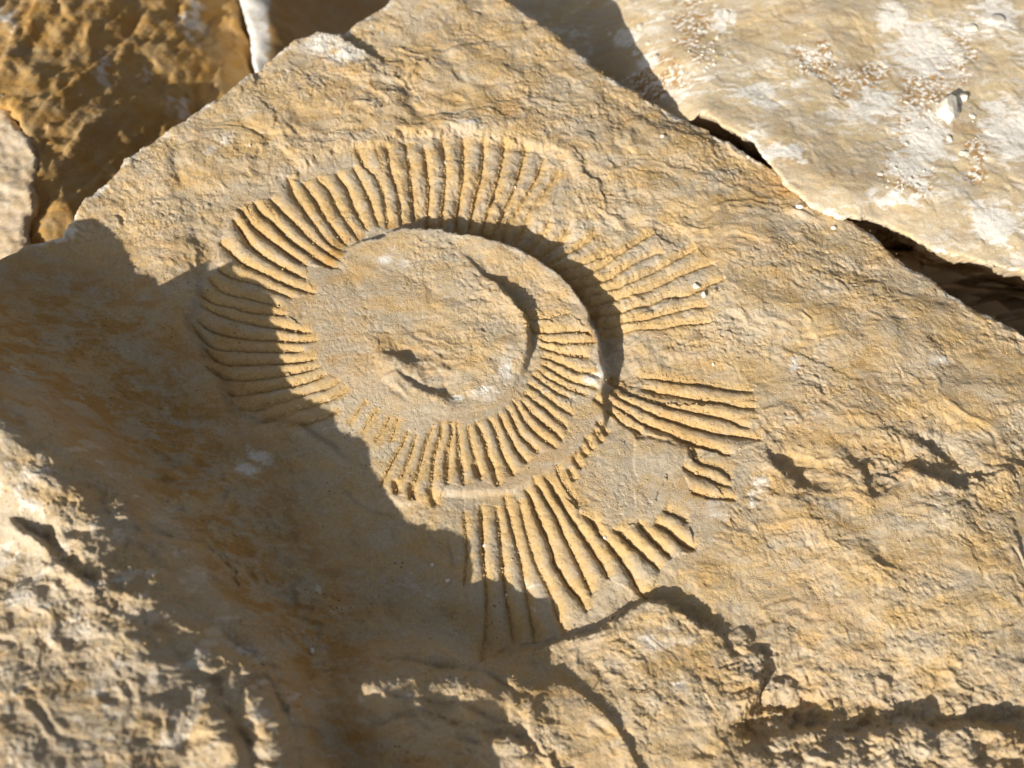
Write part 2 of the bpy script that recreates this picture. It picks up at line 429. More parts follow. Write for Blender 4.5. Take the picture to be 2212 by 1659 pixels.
# ledge below the imprint: bright block raised, wall faces the imprint (high side below)
ledge = cv('V', [(-60, 1640), (180, 1560), (330, 1500), (480, 1478), (700, 1430), (900, 1350), (1060, 1330), (1200, 1270), (1350, 1190), (1560, 1070), (1750, 1100), (1900, 1130), (2060, 1230), (2200, 1340), (2330, 1500)])
SC.append((ledge, np.array([1.6, 3.0, 3.5, 4.5, 5, 5.5, 6, 6.5, 6.8, 7, 7.2, 7.2, 7, 5, 1.5]), 140.0, 60.0, 5.0, 1, .5))
scarp('d', [(1640, 965), (1690, 1010), (1730, 1050), (1790, 1065)], [.5, 5, 5, 1], 50, 70, 10, 1)
scarp('d', [(1800, 950), (1860, 1010), (1880, 1060), (1900, 1080)], [.5, 5.5, 6, 1], 50, 80, 10, 1)
scarp('d', [(1930, 985), (1990, 1025), (2080, 1045), (2120, 1040), (2180, 1010)], [.5, 3.8, 4.8, 4.4, 1], 50, 60, 9, 1)
scarp('d', [(1890, 920), (1960, 940), (2040, 985), (2070, 1010)], [.5, 3.2, 4.4, 1], 40, 60, 9, 1)
scarp('d', [(700, 60), (735, 80), (790, 108), (830, 135), (880, 185), (905, 220)], [2.2, 2.6, 2.6, 2.2, 1.2, .2], 60, 60, 4, 1)
scarp('d', [(365, 300), (380, 360), (380, 430), (410, 490), (430, 560), (436, 610)], [.3, 1.8, 2.4, 2.8, 2.4, .4], 60, 60, 13, 1)
scarp('d', [(560, 210), (600, 260), (660, 300), (720, 330)], [.3, 1.4, 1.2, .3], 50, 60, 5, 1)
scarp('d', [(940, 110), (985, 160), (1010, 200)], [.2, 1.2, .2], 40, 50, 4, 1)
scarp('d', [(1010, 250), (1040, 280), (1060, 300)], [.2, 1.4, .2], 40, 50, 4, 1)
scarp('d', [(1200, 290), (1245, 330), (1300, 400), (1330, 440)], [.2, 1.4, 1.3, .2], 40, 60, 4, 1)
scarp('d', [(1400, 480), (1440, 510), (1470, 530)], [.2, 1.5, .2], 40, 50, 4, 1)
scarp('d', [(255, 940), (280, 1020), (300, 1080), (322, 1150), (340, 1200)], [.5, 2.4, 3.4, 2.4, .5], 70, 60, 5, 1)
scarp('d', [(372, 822), (400, 838), (404, 880), (385, 910)], [.5, 1.8, 1.8, .4], 40, 50, 3, 1)
scarp('d', [(745, 1090), (765, 1180), (775, 1240), (815, 1300), (860, 1350), (930, 1385), (1000, 1420)], [.5, 2, 2.8, 3.2, 3.2, 3, 1], 70, 60, 5, 1)
scarp('d', [(540, 930), (580, 905), (640, 915), (700, 955), (740, 985), (790, 1010)], [1, 3.5, 3.8, 3, 2, .6], 60, 40, 5, 1)
scarp('d', [(480, 1290), (560, 1360), (640, 1440), (690, 1500)], [.5, 3, 3, 1], 60, 60, 8, 1)
scarp('U', [(940, 800), (1060, 800), (1200, 830), (1390, 880), (1450, 980)], [1, 2.2, 2.4, 2.6, 1], 110, 50, 4, 1)
scarp('V', [(1020, 300), (1100, 350), (1220, 400), (1330, 450), (1480, 400), (1640, 300)], [.8, 1.3, 1.4, 1.3, .8, .4], 60, 60, 4, -1)
scarp('d', [(815, 762), (860, 770), (912, 796)], [.6, 4.2, .6], 30, 45, 9, 1)
scarp('d', [(850, 795), (885, 820), (915, 842), (950, 846), (990, 868)], [.6, 3.6, 3.6, 3.2, .6], 30, 45, 9, 1)
scarp('d', [(1650, 735), (1740, 770), (1800, 790), (1850, 830)], [.2, 1.2, 1.2, .2], 40, 50, 4, 1)
scarp('d', [(1600, 1340), (1650, 1400), (1658, 1470), (1640, 1510), (1600, 1545), (1545, 1566)], [1, 5, 7, 7, 6, 2], 120, 90, 6, 1)
scarp('d', [(1556, 1575), (1650, 1600), (1760, 1575), (1850, 1592), (1960, 1560), (2080, 1562), (2240, 1585), (2380, 1600)], [1, 8, 10, 10, 9, 8, 9, 7], 220, 90, 15, 1)
scarp('d', [(800, 1570), (880, 1545), (980, 1560), (1080, 1590), (1180, 1640), (1260, 1700)], [1, 4, 4, 4, 4, 2], 60, 60, 7, 1)
# flank of the high corner
scarp('d', [(30, 1120), (70, 1150), (130, 1215), (180, 1250), (260, 1280)], [1, 6, 8, 8, 2], 60, 70, 7, 1)

exec_time('scarps')
rockw = 1 - .62 * sstep(420, 300, np.hypot((PX - 1010) / 1.3, PY - 830))
# wobble the measurement coordinates a little so that no edge is ruler-smooth
WX = PX + 10.0 * fbm(X * 45, Y * 45, 61, 2) * rockw + 8.0 * fbm(X * 120, Y * 120, 60, 5, .62) * rockw; WY = PY + 10.0 * fbm(X * 45 + 5, Y * 45, 66, 2) * rockw + 8.0 * fbm(X * 120 + 9, Y * 120 + 30, 65, 5, .62) * rockw
Zs = np.zeros_like(Zm)
for P, H, Lin, Lout, wd, flip, share in SC:
    pad = 3.2 * max(Lin, Lout)
    m = box_sel(PX, PY, P, pad); 
    d, s, p, _, _ = seg_dist(WX[m], WY[m], P)
    Lc = np.concatenate([[0], np.cumsum(np.hypot(*(P[1:] - P[:-1]).T))]); Lc /= Lc[-1]
    Hh = np.interp(p, Lc, H) * MM * sstep(0, .02, p) * sstep(0, .02, 1 - p)
    hm = fbm(WX[m] * .011, WY[m] * .011, 77, 4, .6); Hh = Hh * np.clip(1 + (.9 if len(P) < 9 else .35) * hm, .15, 1.8)
    sgn = s * flip * d                    # + : low side when travelling with the high side to the right
    Lx = np.where(sgn > 0, Lin, Lout)
    sm = .5 + .5 * np.tanh(sgn / wd)
    Zs[m] += Hh * (np.where(True, sm - (1 - share), 0)) * np.maximum(0, np.exp(-np.abs(sgn) / Lx) - .045) / .955

# ---- grooves between the ribs, outer end first
GR = []      # (points, depth mm, narrow width, wide width)
def gr(c, pts, D=1.1, wn=2.2, ww=8.0):
    P = cv(c, pts) if not isinstance(c, list) else np.vstack([cv(a, b) for a, b in zip(c, pts)])
    if c in 'PQ' and P[0][1] < 470 and P[0][0] > 560 and len(P) > 3:      # run these out to the scalloped rim
        v = P[0] - P[1]; P = np.vstack([P[0] + v / np.hypot(*v) * (15 if P[0][0] < 1080 else 28), P])
    GR.append((smooth_line(P, 3), D, wn, ww)); return len(GR) - 1
whorl = []; W = lambda *a, **k: whorl.append(gr(*a, **k))
W('S', [(800, 1335), (1000, 1290), (1160, 1235), (1245, 1180)], D=.9)
W('S', [(600, 1280), (780, 1215), (960, 1160), (1100, 1120), (1230, 1065), (1310, 1005)])
W('S', [(400, 1170), (560, 1165), (700, 1120), (900, 1075), (1000, 1040), (1130, 1010), (1245, 950)])
W('S', [(290, 1040), (400, 1055), (560, 1030), (740, 1000), (900, 975), (1050, 930), (1130, 890)])
W('S', [(130, 820), (250, 900), (430, 930), (600, 920), (780, 895), (950, 870), (1090, 830)])
W('S', [(110, 660), (220, 760), (330, 795), (480, 805), (700, 800), (900, 790), (1050, 770)], D=1.3)
W('S', [(10, 480), (100, 590), (220, 670), (400, 690), (600, 700), (800, 705), (950, 710)])
W('S', [(60, 430), (160, 510), (330, 570), (520, 600), (740, 615), (900, 625), (1060, 610)])
W('S', [(80, 300), (200, 370), (400, 440), (600, 490), (740, 510), (900, 540), (1010, 550)])
W('S', [(80, 230), (200, 300), (350, 330), (500, 375), (640, 390), (800, 400)], D=.9)
W('S', [(150, 80), (240, 180), (340, 230), (480, 260), (690, 315), (760, 345)])
W('S', [(230, 10), (300, 60), (400, 100), (520, 130), (650, 180), (780, 230), (860, 265)])
W('P', [(240, 970), (330, 1050), (420, 1140), (540, 1200), (640, 1250), (780, 1320), (920, 1370), (1050, 1400)], D=1.3)
W('P', [(365, 785), (430, 880), (500, 1000), (580, 1070), (700, 1150), (850, 1230), (970, 1280)], D=1.4)
W('P', [(400, 690), (500, 820), (560, 880), (640, 940), (760, 1030), (870, 1110), (970, 1170)], D=1.5)
W('P', [(530, 640), (580, 730), (660, 790), (740, 870), (830, 960), (960, 1050), (1060, 1120), (1160, 1170), (1240, 1190)], D=1.6)
W('P', [(700, 650), (760, 720), (830, 780), (920, 870), (1000, 950), (1080, 1010), (1160, 1070), (1260, 1130)], D=1.1)
W('P', [(830, 480), (870, 590), (950, 720), (1050, 850), (1130, 960), (1200, 1010), (1260, 1030)])
W('P', [(960, 510), (1030, 610), (1090, 720), (1160, 820), (1230, 920), (1300, 990)], D=1.3)
W('P', [(1090, 470), (1160, 550), (1220, 680), (1290, 790), (1360, 880), (1400, 940)], D=.9)
W('P', [(1240, 430), (1300, 520), (1360, 680), (1420, 790), (1470, 860)], D=1.3)
W('P', [(1380, 380), (1440, 500), (1510, 670), (1560, 820)])
W('P', [(1390, 220), (1440, 330), (1530, 400), (1580, 500), (1610, 600), (1620, 700), (1640, 840)])
W('P', [(1640, 200), (1660, 360), (1700, 470), (1730, 600), (1740, 700), (1760, 800)])
W('P', [(1790, 180), (1820, 350), (1830, 500), (1840, 600), (1850, 760)])
W('P', [(1940, 200), (1960, 340), (1980, 480), (1970, 640), (1960, 760), (1970, 850)], D=1.4)
W('Q', [(620, 130), (640, 300), (640, 450), (620, 600), (605, 760), (605, 860)])
W('Q', [(790, 130), (790, 300), (780, 460), (750, 600), (730, 740), (720, 860)], D=1.3)
W('Q', [(960, 150), (950, 300), (930, 430), (890, 560), (860, 700), (830, 860)], D=1.3)
W('Q', [(1120, 200), (1100, 330), (1060, 500), (1010, 640), (970, 760), (930, 890)], D=1.3)
W('Q', [(1290, 240), (1250, 400), (1200, 540), (1140, 660), (1090, 760), (1020, 900)])
W('Q', [(1430, 340), (1380, 460), (1310, 570), (1230, 680), (1150, 800), (1090, 930)], D=.9)
W('Q', [(1540, 440), (1450, 560), (1350, 680), (1290, 800), (1190, 960)], D=.7)
W('R', [(240, 60), (190, 150), (100, 250), (-30, 330)], D=.7)
W('R', [(400, 120), (330, 210), (220, 290), (90, 390)], D=.8)
W('R', [(640, 170), (520, 250), (400, 320), (290, 380), (190, 440)], D=.9)
W('R', [(760, 340), (640, 380), (520, 420), (440, 430), (360, 450), (260, 490)], D=.9)
W('R', [(1110, 190), (1020, 230), (880, 310), (750, 390), (630, 460), (520, 500), (420, 525), (320, 550)])
W('R', [(1190, 360), (1110, 360), (1000, 400), (870, 460), (740, 540), (610, 570), (500, 600), (400, 620)])
W('R', [(1450, 330), (1300, 400), (1200, 450), (1080, 510), (960, 560), (830, 610), (700, 640), (560, 670), (470, 680)], D=1.2)
W('R', [(1600, 450), (1480, 480), (1320, 535), (1180, 600), (1050, 650), (900, 680), (770, 700), (640, 730), (520, 750)], D=1.2)
W('R', [(1690, 590), (1560, 630), (1420, 700), (1330, 715), (1200, 710), (1080, 760), (960, 780), (830, 805), (700, 820), (560, 820)], D=1.1)
W('R', [(1540, 810), (1390, 820), (1250, 850), (1030, 890), (860, 900), (740, 910), (620, 890)], D=.9)
W('R', [(1600, 930), (1450, 950), (1300, 955), (1180, 980), (1090, 975), (900, 970), (780, 990), (660, 970)], D=.9)
wh2 = []; W2 = lambda *a, **k: wh2.append(gr(*a, **k))
W2('U', [(1920, 410), (1750, 395), (1600, 365), (1420, 335), (1250, 310), (1100, 280), (980, 265)], D=1.6)
W2('U', [(1940, 550), (1800, 545), (1680, 510), (1500, 485), (1350, 455), (1240, 415), (1150, 405), (1000, 370)], D=1.2)
W2('U', [(1900, 720), (1800, 690), (1700, 640), (1520, 600), (1400, 575), (1250, 540), (1100, 490), (980, 450), (880, 400), (800, 330), (720, 290)], D=1.4)
W2('U', [(1990, 815), (1850, 790), (1700, 775), (1550, 740), (1400, 700), (1250, 650), (1100, 600), (980, 540), (860, 480), (790, 430), (730, 400)], D=1.7)
W2('U', [(1730, 950), (1600, 900), (1420, 840), (1300, 800), (1220, 750), (1060, 690), (960, 640), (870, 580), (800, 530), (740, 490)], D=1.6)
W2('U', [(1000, 750), (900, 700), (820, 650), (770, 590), (700, 560)], D=1.9, wn=3, ww=9)
wh3 = []; W3 = lambda *a, **k: wh3.append(gr(*a, **k))
W3('U', [(1740, 1150), (1700, 1090), (1600, 1040), (1450, 990), (1425, 930), (1390, 870)], D=1.8, wn=3)
W3('U', [(1740, 1210), (1660, 1190), (1550, 1140), (1440, 1100), (1340, 1040)], D=1.6)
W3('U', [(1780, 1320), (1700, 1310), (1550, 1300), (1400, 1250)], D=1.5)
wh4 = []; W4 = lambda *a, **k: wh4.append(gr(*a, **k))
W4('U', [(1380, 1500), (1280, 1440), (1180, 1400)], D=2.2, wn=3, ww=12)
W4('V', [(1990, 630), (1880, 580), (1800, 500), (1720, 440), (1640, 410)], D=2.2, wn=3, ww=13)
W4('V', [(1780, 690), (1700, 610), (1620, 540), (1550, 450), (1520, 390)], D=2.2, wn=3, ww=12)
W4('V', [(1700, 790), (1600, 710), (1530, 650), (1460, 590), (1390, 520), (1310, 450)], D=2.1, wn=2.6, ww=12)
W4('V', [(1590, 1030), (1500, 920), (1470, 860), (1400, 760), (1330, 660), (1250, 560), (1170, 460), (1110, 360), (1040, 320)], D=2.1, wn=2.6, ww=12)
W4('V', [(1260, 860), (1230, 780), (1140, 650), (1060, 530), (980, 410), (900, 290), (820, 160), (740, 10)], D=2.0, wn=2.6, ww=12)
W4('V', [(1130, 990), (1080, 900), (1020, 760), (960, 640), (880, 480), (830, 350), (760, 240), (680, 100), (640, 30)], D=1.6, ww=11)
W4('V', [(1090, 1130), (1020, 1020), (920, 910), (870, 820), (810, 740), (800, 650), (730, 480), (660, 320), (610, 180), (570, 110)], D=2.0, wn=2.6, ww=11)
W4('V', [(900, 1330), (830, 1150), (800, 1050), (760, 940), (640, 700), (560, 400), (520, 200)], D=.9, ww=12)
W4('V', [(650, 1400), (640, 1280), (600, 1100), (570, 930), (540, 740), (500, 600), (470, 480), (420, 280), (400, 160)], D=1.4, ww=11)
W4('V', [(480, 1400), (450, 1230), (410, 1000), (390, 850), (370, 620), (350, 430), (330, 260)], D=1.4, ww=11)
W4('V', [(200, 1550), (240, 1250), (250, 1000), (230, 800), (215, 600), (205, 400), (200, 240)], D=1.6, ww=11)
W4('V', [(60, 900), (80, 700), (70, 500), (60, 300)], D=.6)
inn = []; I = lambda *a, **k: inn.append(gr(*a, **k))
I('R', [(400, 885), (280, 905), (130, 910), (30, 910)], D=.8)
I('R', [(580, 1080), (500, 1050), (380, 1040), (250, 1040), (120, 1020), (20, 975)], D=1.1)
I('R', [(620, 1130), (480, 1140), (350, 1130), (220, 1110), (140, 1070)], D=1.1, ww=6)
I('R', [(560, 1250), (480, 1240), (350, 1215), (260, 1185), (160, 1150)], D=1.1, ww=6)
I('U', [(650, 310), (540, 270), (450, 250), (370, 210), (260, 160), (165, 130)], D=1.2, ww=6)
I('U', [(630, 400), (540, 370), (430, 340), (330, 290), (240, 230), (165, 180)], D=1.1, ww=6)
I('U', [(550, 450), (430, 410), (330, 360), (230, 310), (140, 240)], D=1.0, ww=6)
I('U', [(400, 470), (350, 450), (260, 400), (180, 340), (90, 270)], D=.9, ww=6)
I('U', [(430, 610), (330, 560), (230, 480), (130, 400), (40, 350)], D=1.1, ww=6)
I('U', [(380, 720), (270, 630), (180, 550), (100, 490), (20, 420)], D=1.3, ww=6)
I('U', [(340, 830), (280, 760), (200, 700), (140, 650), (60, 570), (0, 490)], D=1.2, ww=6)
I('T', [(1570, 520), (1450, 440), (1370, 370), (1310, 300), (1270, 230), (1210, 120)], D=1.2, ww=6)
I('T', [(1420, 560), (1330, 470), (1270, 420), (1250, 380), (1200, 270), (1150, 180)], D=1.1, ww=6)
I('T', [(1330, 640), (1240, 540), (1180, 420), (1130, 330), (1090, 230)], D=1.3, ww=6)
I('T', [(1210, 740), (1130, 590), (1090, 480), (1060, 370), (1000, 270)], D=1.2, ww=6)
I('T', [(1080, 830), (1050, 700), (1000, 570), (980, 480), (930, 370), (900, 300)], D=1.2, wn=3, ww=7)
I('T', [(940, 780), (910, 650), (860, 500), (830, 330)], D=.6, ww=6)
I('T', [(795, 830), (780, 680), (760, 570), (750, 400), (740, 300)], D=1.0, ww=7)
I('T', [(660, 820), (660, 680), (670, 520), (700, 400), (690, 290)], D=1.1, ww=7)
I('T', [(560, 980), (530, 850), (540, 700), (560, 560), (600, 420), (620, 290)], D=1.1, ww=7)
I('T', [(370, 940), (390, 820), (420, 720), (450, 600), (480, 480), (540, 340)], D=.9, ww=7)
I('T', [(230, 900), (270, 780), (320, 680), (370, 520), (400, 400)], D=.9, ww=7)
I('T', [(100, 840), (160, 720), (210, 620), (290, 480), (330, 380)], D=.9, ww=7)
for a in ([(190, 250), (120, 380), (60, 480)], [(90, 190), (10, 300), (-60, 400)], [(0, 120), (-90, 230), (-160, 330)], [(250, 260), (215, 380), (190, 470)]):
    gr('T', a, D=.6, ww=7)
# small branch grooves and pits
gr('P', [(470, 650), (510, 750), (560, 870)], D=1.1, ww=5)
gr('P', [(620, 640), (700, 760), (720, 830)], D=.7, ww=5)
gr('P', [(1540, 180), (1580, 300), (1600, 380)], D=.6, ww=5)
gr('U', [(1950, 490), (1850, 490), (1750, 510)], D=.9, ww=5)
gr('U', [(1970, 630), (1850, 640), (1720, 640)], D=.8, ww=5)
gr('U', [(1680, 1290), (1640, 1220), (1600, 1170)], D=1.5, ww=7)
gr('V', [(823, -77), (863, 23), (943, 153), (1033, 273)], D=1.5, ww=9)
for a in ([(600, 470), (690, 540)], [(630, 670), (725, 760)], [(605, 740), (675, 830)], [(530, 805), (600, 890)], [(495, 880), (555, 935)], [(430, 940), (500, 1050)], [(395, 1040), (440, 1150)]):
    gr('U', a, D=1.7, wn=4, ww=8)
for a in ([(235, 780), (245, 900)], [(370, 800), (370, 950)], [(510, 830), (560, 1000)], [(890, 640), (935, 760)], [(995, 570), (1055, 700)], [(765, 590), (790, 730)], [(675, 520), (660, 700)]):
    gr('T', a, D=1.8, wn=6, ww=9)
G = np.zeros_like(Zm); dust = np.zeros_like(Zm)
sdx, sdy = 0.68, -0.73       # shadow direction in the picture
WX2 = PX + 1.6 * fbm(X * 420, Y * 420, 70, 3, .6); WY2 = PY + 1.6 * fbm(X * 420 + 9, Y * 420 + 30, 75, 3, .6)
for P, D, wn, ww in GR:
    m = box_sel(PX, PY, P, 34)
    x = WX2[m]; y = WY2[m]
    d, s, p, qx, qy = seg_dist(x, y, P)
    dn = ((x - qx) * sdx + (y - qy) * sdy) / (d + 1e-6)
    wdt = wn * 2.1 + (ww * 1.75 - wn * 2.1) * sstep(-.55, .85, dn)
    tp = np.minimum(1, .5 + sstep(0, .15, p)) * np.minimum(1, .35 + sstep(0, .15, 1 - p)) * (0.85 + .3 * perlin(x * .05, y * .05, 90))
    past = np.exp(-np.maximum(0, d - 6) / 6) if len(P) < 3 else 1
    wdt = wdt * (1.0 + .12 * perlin(x * .03 + 5, y * .03, 93))
    D = D * (1.55 if (P[:, 0].mean() < 600 and P[:, 1].mean() > 640) else 1.0)
    e = D * 1.3 * tp * (.25 * np.exp(-(d / wdt) ** 1.5) + .5 * np.exp(-(d / (wdt * .5)) ** 1.3)) * np.where((p <= 0) | (p >= 1), np.exp(-d / 3.0), 1.0) * past
    G[m] = np.maximum(G[m], e)
    dst = np.exp(-(d / (wdt * 1.1 + 1.5)) ** 2) * sstep(0, .05, p + .02) * np.where((p <= 0) | (p >= 1), 0, 1)
    dust[m] = np.maximum(dust[m], dst)
exec_time('grooves')

# ---- fossil membership: cells between neighbouring grooves
rib_cells = []; rib_pair = []
for fam in (whorl, wh2, wh3, wh4, inn):
    for a, b in zip(fam[:-1], fam[1:]):
        rib_cells.append(np.vstack([GR[a][0], GR[b][0][::-1]])); rib_pair.append((a, b))
fossil_px = np.vstack([cv('S', [(800, 1345), (620, 1290), (420, 1262), (340, 1190), (280, 1060), (200, 920), (110, 770), (70, 640), (-10, 470), (50, 260), (60, 100)]),
    cv('P', [(150, 1000), (280, 820), (380, 660), (520, 610), (680, 600), (800, 440), (1060, 380), (1300, 180), (1500, 120), (1700, 75), (1900, 62)]),
    cv('Q', [(620, 62), (900, 60), (1100, 95), (1300, 130), (1480, 175), (1640, 280), (1700, 400), (1640, 560)]),
    cv('R', [(480, 60), (800, 180), (1120, 160), (1460, 320), (1620, 440), (1720, 600), (1660, 800), (1640, 960), (1200, 1040), (980, 1250)]),
    cv('U', [(1200, 230), (1500, 310), (1940, 390), (2000, 600), (2010, 830), (1800, 980), (1800, 1330), (1500, 1500)]),
    cv('V', [(2000, 640), (1800, 740), (1720, 830), (1600, 1040), (1350, 1180), (1100, 1320), (700, 1420), (200, 1560), (140, 1300), (130, 900), (60, 500)]),
    cv('T', [(600, 1160), (350, 1080), (150, 880), (60, 860)])])
foss = inside(PX, PY, fossil_px)
fd, fs, _, _, _ = seg_dist(WX, WY, fossil_px[::2], closed=True)
fsd = np.where(inside(WX, WY, fossil_px[::2]), fd, -fd)
fmask = sstep(-24, 24, fsd)

# ---- each rib swells between its two grooves
for cell, (a, b) in zip(rib_cells, rib_pair):
    m = np.where(box_sel(PX, PY, cell, 3))
    x = WX2[m]; y = WY2[m]
    k = inside(x, y, cell)
    m = (m[0][k], m[1][k]); x = x[k]; y = y[k]
    if not len(x): continue
    da, _, pa, _, _ = seg_dist(x, y, GR[a][0]); db, _, pb, _, _ = seg_dist(x, y, GR[b][0])
    sp = np.minimum(da + db, 46); u = da / (da + db + 1e-6); t = .5 * (pa + pb)
    pen = 1.35 if GR[a][0][:, 0].mean() < 640 else 1.0
    dep = .5 * (GR[a][1] + GR[b][1])
    Zs[m] += .033 * sp * pen * np.clip(dep, .8, 1.6) * (np.sin(np.pi * np.clip(u, 0, 1)) ** .8 - .6) * sstep(-.12, .10, t) * sstep(-.12, .16, 1 - t) * MM * (.9 + .35 * perlin(x * .02, y * .02, 97))
exec_time('ribs')

# ---- surface noise
ca, sa = math.cos(math.radians(-32)), math.sin(math.radians(-32))
xr = (X * ca + Y * sa); yr = (-X * sa + Y * ca)          # xr runs along the flaking
corner = sstep(0.014, .035, Zm)
rough_amt = (1 - .80 * fmask) * (1 + .5 * corner)
wq = .004 * fbm(X * 70, Y * 70, 200, 3)
def blob(cx, cy, rx, ry): return np.exp(-(((PX - cx) / rx) ** 2 + ((PY - cy) / ry) ** 2))
wild = np.clip(blob(1950, 1600, 420, 120) + .8 * blob(1930, 1020, 240, 60) + .5 * blob(1050, 1600, 420, 120) + .5 * blob(850, 210, 200, 90) + .4 * blob(1450, 420, 200, 120) + 1.0 * blob(890, 800, 95, 55) + .7 * blob(970, 690, 70, 45) + .5 * blob(1010, 870, 60, 30), 0, 1.2)
flank = blob(330, 1150, 330, 200) * (1 - corner) + blob(620, 1400, 160, 160)
cornr = corner * sstep(760, 1050, PY)
var = sstep(-.35, .5, fbm(X * 20, Y * 20, 160, 3))        # some areas smoother than others
var2 = sstep(-.3, .5, fbm(X * 33 + 4, Y * 33, 165, 3))
n_mac = fbm(X * 14, Y * 14, 101, 3) * 1.5 + fbm(X * 38, Y * 38, 104, 2) * .9
r1 = rocky(xr, yr, 34, 110, .6, 6, .52, .95, 1.08) * 1.65
r2 = rocky(xr, yr, 135, 130, .5, 5, .64, .9, 1.15) * .30
r3 = rocky(X, Y, 560, 150, .3, 3, .8) * .16 - sstep(.25, .6, fbm(X * 330, Y * 330, 155, 2)) * .22
r0 = rocky(X, Y, 22, 105, .9, 5, .52, .8, 1.3) * 3.6
dm_, _, _, _, _ = seg_dist(WX, WY, np.vstack([plateau_px[:22], dome_px[10:]]), closed=True)
ctr = inside(WX, WY, np.vstack([plateau_px[:22], dome_px[10:]])) * sstep(4, 30, dm_)
fmask = fmask * (1 - .62 * ctr)
f_in = 1 - fmask
noise = (n_mac * (1 - .6 * fmask) + r1 * (.16 + .84 * f_in) * (.45 + .55 * var + .5 * wild + .1 * cornr + .5 * flank) + r2 * (.32 + .68 * f_in) * (.35 + .8 * var2 + .5 * wild + .5 * cornr + .5 * flank)
         + r3 * (.6 + .4 * f_in) * (.5 + .9 * var2) + r0 * np.clip(.55 * wild + .38 * cornr + 1.1 * flank + .22 * (1 - fmask), 0, 1.2) * f_in) * MM
Z = Zm + Zs - G * MM + noise
# keep the crest where its shadow needs it: fine noise only
exec_time('noise')

# ---- let the crest follow the shadow it throws: measure the overshoot along each sun ray and correct the crest
def zat(x, y):
    i = np.clip(np.searchsorted(gx, x) - 1, 0, NX - 2); j = np.clip(np.searchsorted(gy, y) - 1, 0, NY - 2)
    fx = np.clip((x - gx[i]) / (gx[i + 1] - gx[i]), 0, 1); fy = np.clip((y - gy[j]) / (gy[j + 1] - gy[j]), 0, 1)
    return (Z[j, i] * (1 - fx) + Z[j, i + 1] * fx) * (1 - fy) + (Z[j + 1, i] * (1 - fx) + Z[j + 1, i + 1] * fx) * fy
SEP = np.array(shadow_edge, float)
dens = []; CRX = []
for a, b in zip(SEP[:-1], SEP[1:]):
    for k in range(2): dens.append(a + (b - a) * k / 2)
for a, b in zip(crest[:-1], crest[1:]):
    for k in range(2): CRX.append(a + (b - a) * k / 2)
SEP = np.array(dens + [SEP[-1]]); CRX = np.array(CRX + [crest[-1]])
tt = np.linspace(.012, .26, 400)
Zcor = np.zeros_like(Z)
for it in range(8):
    num = np.zeros_like(Z); den = np.zeros_like(Z); errs = []
    for si, (bx, by) in enumerate(SEP):
        z0 = 0.0
        for _ in range(4):
            x0, y0 = unproj(bx, by, z0); z0 = float(zat(np.array([x0]), np.array([y0]))[0])
        lo = .035 if bx < 1050 else .012
        t = tt[tt > lo]
        ex = zat(x0 - SH[0] * t, y0 - SH[1] * t) - (z0 + t * tanel)
        k = int(np.argmax(ex)); e = float(np.clip(ex[k], -.012, .012)); errs.append(abs(e))
        cx, cy = x0 - SH[0] * t[k], y0 - SH[1] * t[k]
        if e < 0:
            cx, cy = CRX[si][0], CRX[si][1]
        sg = .0048
        i0, i1 = np.searchsorted(gx, [cx - 3.2 * sg, cx + 3.2 * sg]); j0, j1 = np.searchsorted(gy, [cy - 3.2 * sg, cy + 3.2 * sg])
        sl = (slice(j0, j1), slice(i0, i1))
        wgt = np.exp(-((X[sl] - cx) ** 2 + (Y[sl] - cy) ** 2) / (2 * sg * sg))
        num[sl] += wgt * e; den[sl] += wgt
    dz = np.clip(Zcor - num / np.maximum(den, 1), -.03, np.where(PX > 1000, .003, .007))
    Z = Z + dz - Zcor; Zcor = dz
    exec_time('crest fit: mean miss %.2f mm' % (np.mean(errs) * 1000))

# ---- dust, white scars and stain of the stone, some painted light and shade
dustA = dust * .75 - .22 * cornr
dustA = dustA - .62 * fmask * (1 - dust) * (.6 + .5 * perlin(X * 60, Y * 60, 170))
white = np.zeros_like(Z)
for x, y, rx, ry, am in [(700, 100, 60, 22, 1), (760, 120, 45, 22, .9), (560, 985, 28, 14, 1.1), (545, 1015, 22, 16, 1.1), (1095, 800, 16, 26, 1), (1045, 850, 34, 18, .9),  # pair in the left valley: white bump with its sunlight painted in
                         (985, 858, 16, 8, 1.1), (1285, 820, 22, 14, 1.2), (1300, 800, 10, 16, 1), (1640, 1045, 20, 16, 1), (1625, 1080, 14, 24, .8), (1400, 1385, 60, 32, .55),
                         (1480, 1375, 50, 22, .45), (900, 1260, 30, 16, .35), (660, 1180, 26, 12, .4), (740, 1320, 30, 14, .4), (860, 1500, 40, 12, .4), (1390, 60, 30, 10, .4), (1718, 785, 18, 12, 1), (2035, 775, 34, 12, .9), (690, 1275, 12, 10, .8), (700, 1400, 14, 10, .5), (480, 300, 26, 18, .6),
                         (830, 560, 22, 10, .8), (880, 570, 20, 10, .6), (450, 330, 20, 20, .5), (1480, 240, 60, 14, .9), (1430, 190, 40, 8, .6), (150, 495, 20, 14, .9), (1550, 1100, 30, 70, .4),
                         (80, 1010, 40, 18, .5), (300, 1320, 70, 30, .5), (560, 1530, 30, 30, .4), (150, 1600, 60, 20, .5), (1020, 270, 30, 8, .8), (240, 385, 30, 8, .5), (1470, 1480, 40, 16, .3)]:
    white = np.maximum(white, am * np.exp(-(((WX - x) / rx) ** 2 + ((WY - y) / ry) ** 2)))
wmot = sstep(.18, .5, fbm(X * 75, Y * 75, 188, 5, .65))
white = np.maximum(white, wmot * .42 * cornr)
